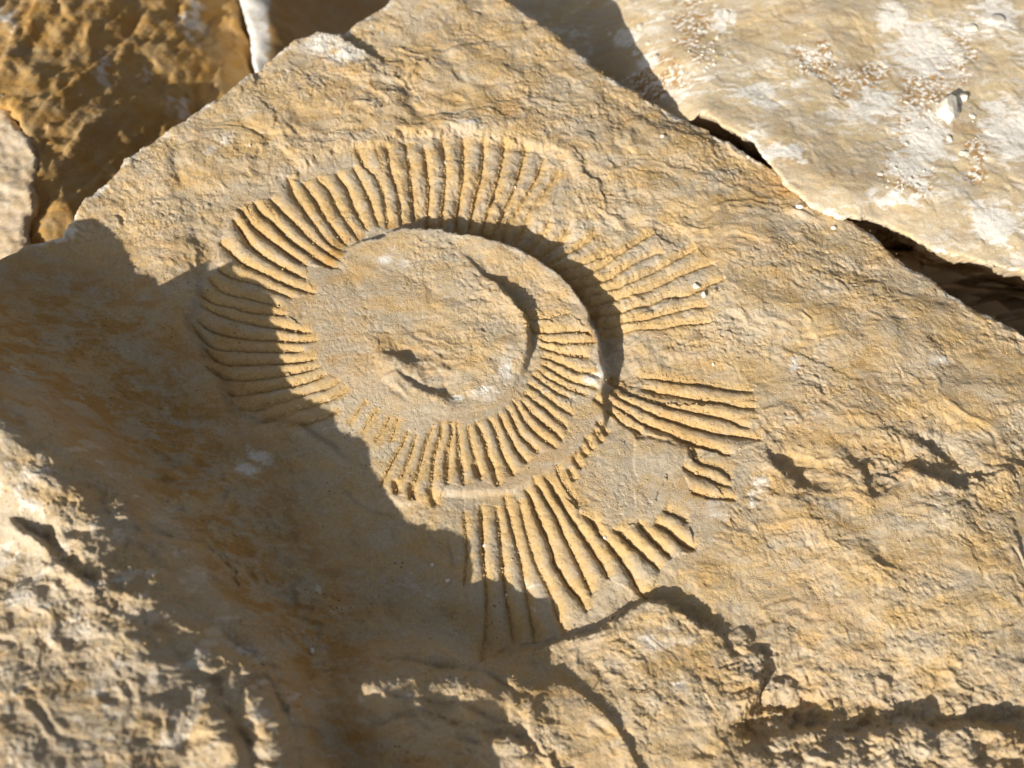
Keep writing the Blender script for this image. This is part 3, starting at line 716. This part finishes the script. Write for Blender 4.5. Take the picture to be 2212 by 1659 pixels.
stain = sstep(0.35, .9, (sstep(100, -60, seg_dist(WX, WY, [(60, 760), (250, 1000), (330, 1180), (480, 1350), (640, 1500), (700, 1640)])[0]) * .9
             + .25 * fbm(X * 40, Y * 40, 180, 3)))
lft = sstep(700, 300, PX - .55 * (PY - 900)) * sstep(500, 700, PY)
stain = np.maximum(stain, lft * sstep(-.4, .25, fbm(xr * 55, yr * 100, 186, 5, .7)) * (1 - cornr) * 1.25)  # ochre mottling, strengthened over the shaded left to warm the shade
stain = np.maximum(stain, .9 * np.exp(-(((WX - 1690) / 70) ** 2 + ((WY - 400) / 30) ** 2)))
stain = np.maximum(stain, .8 * np.exp(-(((WX - 1100) / 50) ** 2 + ((WY - 240) / 26) ** 2)))
stain = np.maximum(stain, .9 * np.exp(-(((WX - 770) / 70) ** 2 + ((WY - 1630) / 50) ** 2)))
shade_band = np.exp(-np.maximum(0, seg_dist(WX, WY, plateau_px[:20])[0] - 10) / 14)  # rim shadow band: darker groove stripes and paler rib tops painted as rib shading
stain = np.maximum(stain, 1.5 * shade_band * sstep(.12, .6, dust))
white = np.maximum(white, .30 * shade_band * sstep(.25, .0, dust))

X2, Y2, Z2, sdv, keep = wall_down(X, Y, Z, edge_xy, .0012, 300)
stain = np.maximum(stain, np.where(sdv < 0, .6, 0))
rimw = sstep(.0045, .0002, np.abs(sdv - .001)) * sstep(-.25, .25, fbm(X * 90, Y * 90, 310, 3)) * (Y > 0)
white = np.maximum(white, .62 * rimw)
co = np.stack([X2.ravel(), Y2.ravel(), Z2.ravel()], 1)
nrm = grid_normals(co, NX, NY)
Q = quads_of(NX, NY)
kf = keep.ravel()[Q].all(1)
PXf = PX.ravel()[Q].mean(1); PYf = PY.ravel()[Q].mean(1)
fq = foss.ravel()[Q].all(1)
rid = np.full(len(Q), -1, np.int32)
for i, cell in enumerate(rib_cells):
    m = np.where(box_sel(PXf, PYf, cell, 1) & fq & (rid < 0))[0]
    ins_ = inside(PXf[m], PYf[m], cell); rid[m[ins_]] = i
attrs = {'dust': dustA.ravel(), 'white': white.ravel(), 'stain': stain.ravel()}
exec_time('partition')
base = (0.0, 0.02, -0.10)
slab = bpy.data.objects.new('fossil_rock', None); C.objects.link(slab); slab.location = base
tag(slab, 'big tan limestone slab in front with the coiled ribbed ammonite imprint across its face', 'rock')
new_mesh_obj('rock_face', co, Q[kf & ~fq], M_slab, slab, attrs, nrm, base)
imp = new_mesh_obj('ammonite_imprint', co, Q[kf & fq & (rid < 0)], M_slab, slab, attrs, nrm, base)
for i in range(len(rib_cells)):
    s = kf & (rid == i)
    if s.sum() > 40:
        o = new_mesh_obj('rib', co, Q[s], M_slab, imp, attrs, nrm, base)
exec_time('slab built: %d faces' % kf.sum())

# height lookup on the slab
from bisect import bisect_right
def slab_z(x, y):
    i = min(max(bisect_right(gx, x) - 1, 0), NX - 2); j = min(max(bisect_right(gy, y) - 1, 0), NY - 2)
    return float(Z[j, i]), nrm[j * NX + i]
def on_slab(px, py):
    """point of the slab seen at a measured spot"""
    z = 0.0
    for _ in range(6):
        x, y = unproj(px, py, z); z, n = slab_z(float(x), float(y))
    return np.array([float(x), float(y), z]), n

# ================================================================== OTHER ROCKS
def relief_rock(name, label, outline, ctls, mat, seed, step, dense, noisef, attrf=None, jag=.0015, pad=.05, depth=.2, lean=.15, band=.018, rnd=.004, cat='rock', zb=-.2, jf=60):
    """outline: (px, py, z mm); ctls: (px, py, z mm); dense: measured box kept fine"""
    oxy = np.array([unproj(a, b, z * MM) for a, b, z in outline])
    cc = [(*map(float, unproj(a, b, z * MM)), z * MM) for a, b, z in list(ctls) + list(outline)]
    cc = np.array(cc); f = tps(cc[:, 0], cc[:, 1], cc[:, 2], 1e-4)
    lo = oxy.min(0) - band; hi = oxy.max(0) + band
    (dx0, dy0), (dx1, dy1) = dense
    ax_ = axis(max(lo[0], dx0), min(hi[0], dx1), step, step, max(0, dx0 - lo[0]), max(0, hi[0] - dx1))
    ay_ = axis(max(lo[1], dy0), min(hi[1], dy1), step, step, max(0, dy0 - lo[1]), max(0, hi[1] - dy1))
    Xb, Yb = np.meshgrid(ax_, ay_); Zb = f(Xb, Yb)
    px, py = proj(Xb, Yb, Zb)
    nz = noisef(Xb, Yb, px, py)
    Zt = Zb + nz * MM
    Xn, Yn, Zn, sv, kp = wall_down(Xb, Yb, Zt, oxy, jag, seed, band, depth, lean, rnd, jf)
    cob = np.stack([Xn.ravel(), Yn.ravel(), Zn.ravel()], 1)
    q = quads_of(len(ax_), len(ay_)); k = kp.ravel()[q].all(1)
    at = {'dust': 0 * Zb, 'white': 0 * Zb, 'stain': 0 * Zb}
    if attrf: at.update(attrf(Xb, Yb, px, py))
    at = {a: b.ravel() for a, b in at.items()}
    b0 = (float(oxy[:, 0].mean()), float(oxy[:, 1].mean()), zb)
    root = bpy.data.objects.new(name, None); C.objects.link(root); root.location = b0
    tag(root, label, cat)
    new_mesh_obj('rock_face', cob, q[k], mat, root, at, grid_normals(cob, len(ax_), len(ay_)), b0)
    exec_time('%s %d faces' % (name, k.sum()))
    def look(px, py, z0):
        z = z0
        for _ in range(8):
            x, y = unproj(px, py, z); x = float(x); y = float(y)
            i = min(max(bisect_right(ax_, x) - 1, 0), len(ax_) - 2); j = min(max(bisect_right(ay_, y) - 1, 0), len(ay_) - 2)
            z = float(Zt[j, i])
        return np.array([x, y, z])
    return root, look, b0

# pale sunlit boulder, upper right
def nz_right(x, y, px, py):
    a = fbm(x * 16, y * 16, 400, 3) * 1.6
    xr = x * ca + y * sa; yr = -x * sa + y * ca
    a = a * .7 + rocky(xr, yr, 60, 410, .4, 7, .58) * .6 + fbm(x * 600, y * 600, 430, 3, .7) * .08
    crumb = sstep(.05, .5, cr_mask(px, py))
    vv = fbm(x * 420, y * 420, 440, 3, .6)
    a = a + crumb * (sstep(-.1, .3, vv) * .22 - .16)
    return a
def cr_mask(px, py):
    m = np.zeros_like(px)
    for cx, cy, rx, ry in [(1500, 60, 40, 90), (1420, 170, 70, 50), (1760, 130, 50, 40), (2000, 230, 60, 110), (2060, 120, 50, 60), (1960, 380, 50, 50), (1860, 170, 60, 40), (2110, 330, 30, 60)]:
        m = np.maximum(m, np.exp(-(((px - cx) / rx) ** 2 + ((py - cy) / ry) ** 2)))
    return m * (.6 + .8 * perlin(px * .03, py * .03, 450))
def at_right(x, y, px, py):
    m = cr_mask(px, py); wh = np.zeros_like(px)
    n = 8 * fbm(x * 200, y * 200, 460, 3)
    for cx, cy, rx, ry in [(2000, 110, 70, 60), (2150, 30, 45, 40), (1930, 40, 40, 24), (2180, 290, 60, 60), (2000, 300, 50, 70), (1880, 230, 50, 30), (1350, 80, 28, 22), (1400, 130, 28, 16),
                           (1560, 40, 24, 30), (1960, 360, 40, 30), (1640, 200, 40, 20), (2150, 480, 60, 40), (1690, 330, 50, 20), (1930, 430, 60, 14)]:
        wh = np.maximum(wh, 1.1 * np.exp(-(((px + n * 2 - cx) / rx) ** 2 + ((py + n * 2 - cy) / ry) ** 2) ** 1.5))
    vv = fbm(x * 420, y * 420, 440, 3, .6)
    wh = np.maximum(wh, sstep(.1, .4, m) * sstep(.1, .3, vv))
    st = np.clip(sstep(.08, .4, m) * sstep(.16, -.06, vv) * 1.3, 0, 1.2)
    return {'white': wh, 'stain': st}
right_out = [(900, 330, -55), (1130, 330, -50), (1330, 300, -38), (1460, 290, -14), (1518, 240, -2), (1559, 272, -1), (1628, 305, 1), (1652, 342, 2), (1690, 392, 2), (1745, 440, 2), (1800, 470, 1), (1850, 472, 0),
             (1900, 478, -2), (1960, 505, -2), (2010, 535, -2), (2060, 552, -3), (2120, 566, -4), (2212, 592, -5), (2400, 660, -8),
             (2650, 600, -10), (2700, 200, -10), (2600, -300, -20), (2100, -520, -30), (1500, -480, -45), (1050, -330, -60), (900, 0, -60)]
right, look_r, rb = relief_rock('pale_boulder', 'pale cream sunlit boulder at the upper right, studded with white chalky chips', right_out,
    [(1300, 40, -37), (1200, 60, -44), (1380, 0, -29), (1420, 90, -20), (1460, 140, -12), (1530, 190, -5), (1560, 220, -2), (1560, 60, -12), (1620, 150, -4), (1700, 150, -3), (1800, 20, -6), (1640, 280, 1), (1750, 370, 3), (1850, 420, 3), (1900, 100, -10), (2100, 200, -6), (1800, 330, 0), (2000, 420, 0), (2100, 480, -2), (2200, 350, -4), (1200, -60, -46)],
    M_pale, 470, .0008, ((.02, .06), (.29, .30)), nz_right, at_right, jag=.0011, lean=-.66, depth=.17, rnd=.0016, jf=150, band=.010)
# rear boulder seen past the slab's tip
def nz_soft(x, y, px, py): return fbm(x * 20, y * 20, 500, 3) * 2.0 + fbm(x * 120, y * 120, 510, 4, .6) * .5
def at_rear(x, y, px, py):
    n = 10 * fbm(x * 90, y * 90, 520, 3)
    return {'white': 1.2 * sstep(592, 566, px + n) , 'stain': .7 * np.exp(-((px + n - 612) / 26) ** 2)}
relief_rock('rear_boulder', 'boulder behind the tip of the slab with a white left edge, half in shadow', 
    [(560, 200, -70), (544, 120, -66), (535, 60, -64), (520, 10, -62), (505, -60, -60), (540, -300, -74), (800, -420, -120), (1050, -340, -125), (1080, 0, -130), (980, 330, -130), (700, 330, -120)],
    [(720, 20, -124), (590, 60, -67), (580, 0, -66), (640, 50, -96), (900, 0, -132), (570, 120, -68)], M_rear, 530, .002, ((-.3, .1), (.2, .4)), nz_soft, at_rear, jag=.001, lean=-.1)
# brown rough boulder, upper left
def nz_brown(x, y, px, py):
    c2, s2 = math.cos(math.radians(68)), math.sin(math.radians(68)); a = x * c2 + y * s2; b = -x * s2 + y * c2
    return ridged(a * 9, b * 42, 600, 3) * 3.4 + rocky(a, b, 26, 610, .3, 5, .55, .5, 2.0) * 3.6 + fbm(a * 90, b * 260, 620, 4, .6) * .8
def at_brown(x, y, px, py):
    n = fbm(x * 60, y * 60, 630, 4, .6); wh = 0 * px
    for cx, cy, rx, ry in [(430, 60, 34, 70), (380, 200, 20, 70), (20, 60, 30, 90), (410, 250, 12, 50), (330, 150, 16, 60), (240, 180, 14, 50)]:  # grey-white facets, their raking highlights painted in
        wh = np.maximum(wh, .8 * np.exp(-(((px + n * 30 - cx) / rx) ** 2 + ((py + n * 30 - cy) / ry) ** 2)))
    return {'white': wh * sstep(-.3, .3, n), 'stain': sstep(-.2, .7, n) * .8 * np.ones_like(px)}
relief_rock('brown_boulder', 'rough dark brown boulder behind the left edge of the slab, blurred and ridged',
    [(560, 330, -110), (548, 165, -100), (536, 120, -96), (520, 60, -86), (512, 0, -84), (500, -80, -92), (420, -300, -90), (100, -380, -60), (-250, -300, -40), (-350, 100, -30), (-120, 260, -32), (20, 230, -34), (70, 300, -36), (75, 380, -40), (60, 470, -46), (60, 620, -55), (300, 640, -75)],
    [(250, 150, -54), (400, 100, -70), (100, 100, -40), (200, 350, -52), (400, 250, -80), (0, 0, -34), (470, 40, -80), (130, 480, -46), (130, 250, -38)], M_brown, 640, .0013, ((-.42, .04), (-.1, .42)), nz_brown, at_brown, jag=.003, lean=-.05)
# grey sunlit boulder, left edge
def nz_grey(x, y, px, py): return rocky(x, y, 60, 700, .5) * 1.6 + fbm(x * 25, y * 25, 710, 3) * 2.0 + fbm(x * 200, y * 260, 720, 4, .6) * .7
relief_rock('grey_boulder', 'light grey sunlit boulder at the left edge of the photo beside the brown one',
    [(0, 175, -34), (20, 240, -33), (60, 290, -33), (78, 350, -34), (76, 420, -35), (62, 480, -37), (55, 560, -40), (40, 680, -46), (-100, 800, -52), (-400, 700, -60), (-500, 300, -52), (-250, 120, -40)],
    [(20, 400, -34), (-150, 400, -42)], M_greyrock, 730, .0013, ((-.42, .0), (-.2, .3)), nz_grey, None, jag=.002, lean=-.1)

# ================================================================== GROUND
def ground():
    a = np.concatenate([-np.geomspace(60, .6, 26), np.linspace(-.55, .55, 260), np.geomspace(.6, 60, 26)])
    Xg, Yg = np.meshgrid(a, a)
    Zg = -.25 + .012 * fbm(Xg * 14, Yg * 14, 800, 4) * np.exp(-np.hypot(Xg, Yg) / 4) + .05 * fbm(Xg * .7, Yg * .7, 810, 3) * sstep(1, 6, np.hypot(Xg, Yg))
    cog = np.stack([Xg.ravel(), Yg.ravel(), Zg.ravel()], 1)
    z = np.zeros(len(cog))
    o = new_mesh_obj('ground', cog, quads_of(len(a), len(a)), M_ground, None, {'dust': z, 'white': z, 'stain': z})
    o['kind'] = 'structure'
ground()

# ================================================================== CHIPS, PEBBLES, GRAINS, TWIGS
ICO = None
def ico():
    global ICO
    if ICO is None:
        import bmesh
        bm = bmesh.new(); bmesh.ops.create_icosphere(bm, subdivisions=2, radius=1.0)
        ICO = (np.array([v.co[:] for v in bm.verts]), np.array([[v.index for v in f.verts] for f in bm.faces])); bm.free()
    return ICO
def stone_mesh(r, flat, seed, sharp=.25):
    """angular little stone: sphere cut by random planes"""
    v, f = ico(); rg = np.random.default_rng(seed); v = v.copy()
    for _ in range(9):
        n = rg.normal(size=3); n /= np.linalg.norm(n); h = rg.uniform(.55, .85)
        d = v @ n; v -= np.outer(np.maximum(0, d - h), n)
    v += rg.normal(size=v.shape) * .03
    sc = np.array([1.0, rg.uniform(.6, .9), flat]); v = v * sc
    a = rg.uniform(0, 6.28); R = np.array([[math.cos(a), -math.sin(a), 0], [math.sin(a), math.cos(a), 0], [0, 0, 1]])
    return (v @ R.T) * r, f
def rot_to(n):
    n = np.array(n) / np.linalg.norm(n); z = np.array([0, 0, 1.]); v = np.cross(z, n); c = z @ n
    K = np.array([[0, -v[2], v[1]], [v[2], 0, -v[0]], [-v[1], v[0], 0]]); return np.eye(3) + K + K @ K / (1 + c + 1e-9)
def flat_shade(o):
    o.data.polygons.foreach_set('use_smooth', np.zeros(len(o.data.polygons), bool))

# chips set in the pale boulder: parts of it
for i, (px, py, r, fl, z0) in enumerate([(2042, 238, 42, .75, -6), (2078, 212, 18, .6, -6), (2150, 45, 26, .35, -8), (2100, 60, 22, .35, -8), 
        (1355, 78, 22, .3, -40), (1385, 60, 16, .3, -40), (1420, 130, 20, .35, -32), (1400, 95, 10, .4, -35), (1455, 155, 9, .5, -30), (1570, 30, 14, .3, -25), (1550, 80, 10, .3, -25),
        (2080, 330, 12, .4, -4), (2050, 300, 11, .4, -4), (2100, 250, 10, .4, -5), (1985, 180, 10, .3, -6), (1900, 375, 10, .3, -3)]):
    p = look_r(px, py, z0 * MM); rr = r * .00021
    v, f = stone_mesh(rr, fl, 900 + i)
    o = new_mesh_obj('stone_chip', v + p + np.array([0, 0, rr * fl * .08]), f, M_chip, right, None, None, rb); flat_shade(o)
V = []; F = []; nvt = 0
for i in range(260):
    cx, cy, rx, ry = random.choice([(1500, 60, 36, 80), (1430, 170, 50, 40), (1760, 130, 40, 30), (2000, 230, 50, 100), (2060, 120, 40, 60), (1960, 380, 40, 40), (2110, 330, 25, 55), (1530, 110, 20, 60)])
    p = look_r(random.gauss(cx, rx * .6), random.gauss(cy, ry * .6), -.01)
    v, f = stone_mesh(random.choice([.0003, .0004, .0005, .0007, .001, .0014]), random.uniform(.3, .6), 2000 + i % 40)
    V.append(v + p); F.append(f + nvt); nvt += len(v)
o = new_mesh_obj('chip_rubble', np.vstack(V), np.vstack(F), M_chip, right, None, None, rb); o['kind'] = 'stuff'; flat_shade(o)

# loose pebbles on the slab, each one a thing
PEB = [
 (1112, 405, 5.5, 'w', 'small white pebble on the top ribs of the imprint'),
 (1503, 620, 10, 'w', 'larger of two white pebbles on the right-hand ribs, the upper one'),
 (1521, 638, 9, 'w', 'oval white pebble just below the larger one on the right-hand ribs'),
 (1544, 628, 5.5, 't', 'little tan pebble to the right of the pair of white pebbles'),
 (1430, 295, 6, 'w', 'white pebble on the bare slab above the right-hand ribs'),
 (1616, 340, 6, 'w', 'white pebble at the slab edge beside the narrow dark crack'),
 (1726, 448, 11, 'w', 'flat pinkish white pebble near the slab edge by the brown stain'),
 (1800, 492, 8, 'w', 'white pebble near the slab edge above the wide dark gap'),
 (621, 509, 5, 'w', 'tiny white pebble lying in a groove of the upper left ribs'),
 (540, 314, 5, 'w', 'tiny cream pebble on the bare slab above the upper left ribs'),
 (964, 351, 5, 'w', 'small square white pebble in a groove of the top ribs'),
 (1048, 1178, 5.5, 'w', 'small white pebble among the bottom ribs at the sunlit side'),
 (1095, 1284, 5, 'w', 'small pale pebble among the bottom ribs just inside the shadow'),
 (1307, 1162, 5, 'w', 'round pale pebble in a deep groove of the lower right ribs'),
 (1333, 1197, 5, 't', 'tan pebble in the deep groove below the round pale pebble'),
 (621, 807, 8, 't', 'oval tan pebble on the shadow line across the left ribs'),
 (633, 832, 6, 't', 'tan pebble in the next groove below the oval tan pebble on the left ribs'),
 (601, 663, 5.5, 't', 'round tan pebble at the inner end of a left groove near the shadow'),
 (580, 621, 5, 't', 'round tan pebble at the top of the shadow line on the left ribs'),
 (1541, 787, 4.5, 'w', 'tiny white pebble on the smooth slab right of the coil'),
 (1353, 890, 5, 't', 'pale tan pebble at the inner end of the lower right grooves'),
 (1504, 1021, 6, 't', 'tan pebble beside the smooth grey patch, at its right edge'),
 (967, 1253, 6.5, 'w', 'flat grey pebble in the shadow left of the bottom ribs'),
 (934, 1220, 4.5, 'w', 'tiny white pebble in the shadow above the flat grey pebble'),
 (672, 1408, 8, 'w', 'long white pebble in the deep shadow at the foot of the high corner'),
]
for i, (px, py, r, k, lab) in enumerate(PEB):
    p, n = on_slab(px, py); rr = r * .00019
    v, f = stone_mesh(rr, .6, 1200 + i)
    v = v @ rot_to(n).T
    b0 = tuple(p)
    o = new_mesh_obj('pebble', v + p + n * rr * .38, f, M_pebble if k == 'w' else M_tanpebble, None, None, None, b0); flat_shade(o)
    o.location = b0
    tag(o, lab, 'pebble', 'loose pebbles on the slab')

# sand grains and crumbs: nobody could count them
tet = np.array([(1, 0, -.5), (-.5, .87, -.5), (-.5, -.87, -.5), (0, 0, 1), ]); 
octv = np.array([(1, 0, 0), (-1, 0, 0), (0, 1, 0), (0, -1, 0), (0, 0, 1), (0, 0, -1)], float)
octf = np.array([(0, 2, 4), (2, 1, 4), (1, 3, 4), (3, 0, 4), (2, 0, 5), (1, 2, 5), (3, 1, 5), (0, 3, 5)])
V = []; F = []; n0 = 0
def grain(px, py, r):
    global n0
    p, n = on_slab(px, py)
    v = (octv * np.array([1, random.uniform(.7, 1), random.uniform(.6, .9)]) + np.random.uniform(-.2, .2, (6, 3)))
    a = random.uniform(0, 6.28); c, s = math.cos(a), math.sin(a)
    v = v @ np.array([[c, -s, 0], [s, c, 0], [0, 0, 1]]).T * r
    V.append(v + p + np.array([0, 0, r * .35])); F.append(octf + n0); n0 += 6
np.random.seed(3)
for P, D, wn, ww in GR:
    L = np.hypot(*(P[1:] - P[:-1]).T); tot = L.sum(); cum = np.concatenate([[0], np.cumsum(L)])
    for _ in range(int(tot * .62)):
        s = random.betavariate(1.3, 1.3) * tot; x = np.interp(s, cum, P[:, 0]); y = np.interp(s, cum, P[:, 1])
        g = abs(random.gauss(0, 2.2)) - .5
        grain(x + g * sdx + random.gauss(0, .8), y + g * sdy + random.gauss(0, .8), random.choice([.00018, .00022, .00026, .00030, .00036, .00042, .00052]))
for _ in range(2200):
    x = random.uniform(100, 2212); y = random.uniform(60, 1659)
    q = unproj(x, y, 0)
    if not inside(np.array([x]), np.array([y]), edge_px)[0]: continue
    grain(x, y, random.choice([.00016, .0002, .00024, .00028, .00034, .0005]))
o = new_mesh_obj('sand_grains', np.vstack(V), np.vstack(F), M_grain, None); o['kind'] = 'stuff'; flat_shade(o)
tag(o, 'tan sand grains and crumbs caught in the grooves and scattered over the slab', 'sand')

def twig(pts, r, lab):
    P = smooth_line(np.array([on_slab(a, b)[0] + np.array([0, 0, r * 1.2 + h * MM]) for a, b, h in pts]), 4)
    V = []; F = []; k = 6
    for i, p in enumerate(P):
        t = P[min(i + 1, len(P) - 1)] - P[max(i - 1, 0)]; t /= np.linalg.norm(t)
        a = np.cross(t, [0, 0, 1.]); a /= np.linalg.norm(a); b = np.cross(t, a)
        rr = r * (1 - .6 * i / len(P)) * random.uniform(.8, 1.2)
        for j in range(k):
            V.append(p + rr * (math.cos(j * 2 * math.pi / k) * a + math.sin(j * 2 * math.pi / k) * b))
        if i:
            for j in range(k):
                F.append(((i - 1) * k + j, (i - 1) * k + (j + 1) % k, i * k + (j + 1) % k, i * k + j))
    b0 = tuple(P[0])
    o = new_mesh_obj('twig', np.array(V), np.array(F), M_twig, None, None, None, b0); o.location = b0
    tag(o, lab, 'twig', 'dry rootlets on the slab')
twig([(1357, 1491, .2), (1375, 1496, .5), (1392, 1497, .5), (1405, 1492, .6), (1416, 1490, .2)], .00022, 'thin curved dark rootlet lying on the bright block below the imprint')
twig([(1286, 1484, .2), (1287, 1478, .5), (1290, 1472, .6)], .00018, 'short upright dark rootlet left of the curved one below the imprint')
twig([(1576, 1122, .2), (1583, 1140, .8), (1592, 1150, .6), (1603, 1146, 1.0), (1612, 1145, .3)], .00022, 'tiny forked dark rootlet in the crack right of the lower right ribs')
exec_time('done')
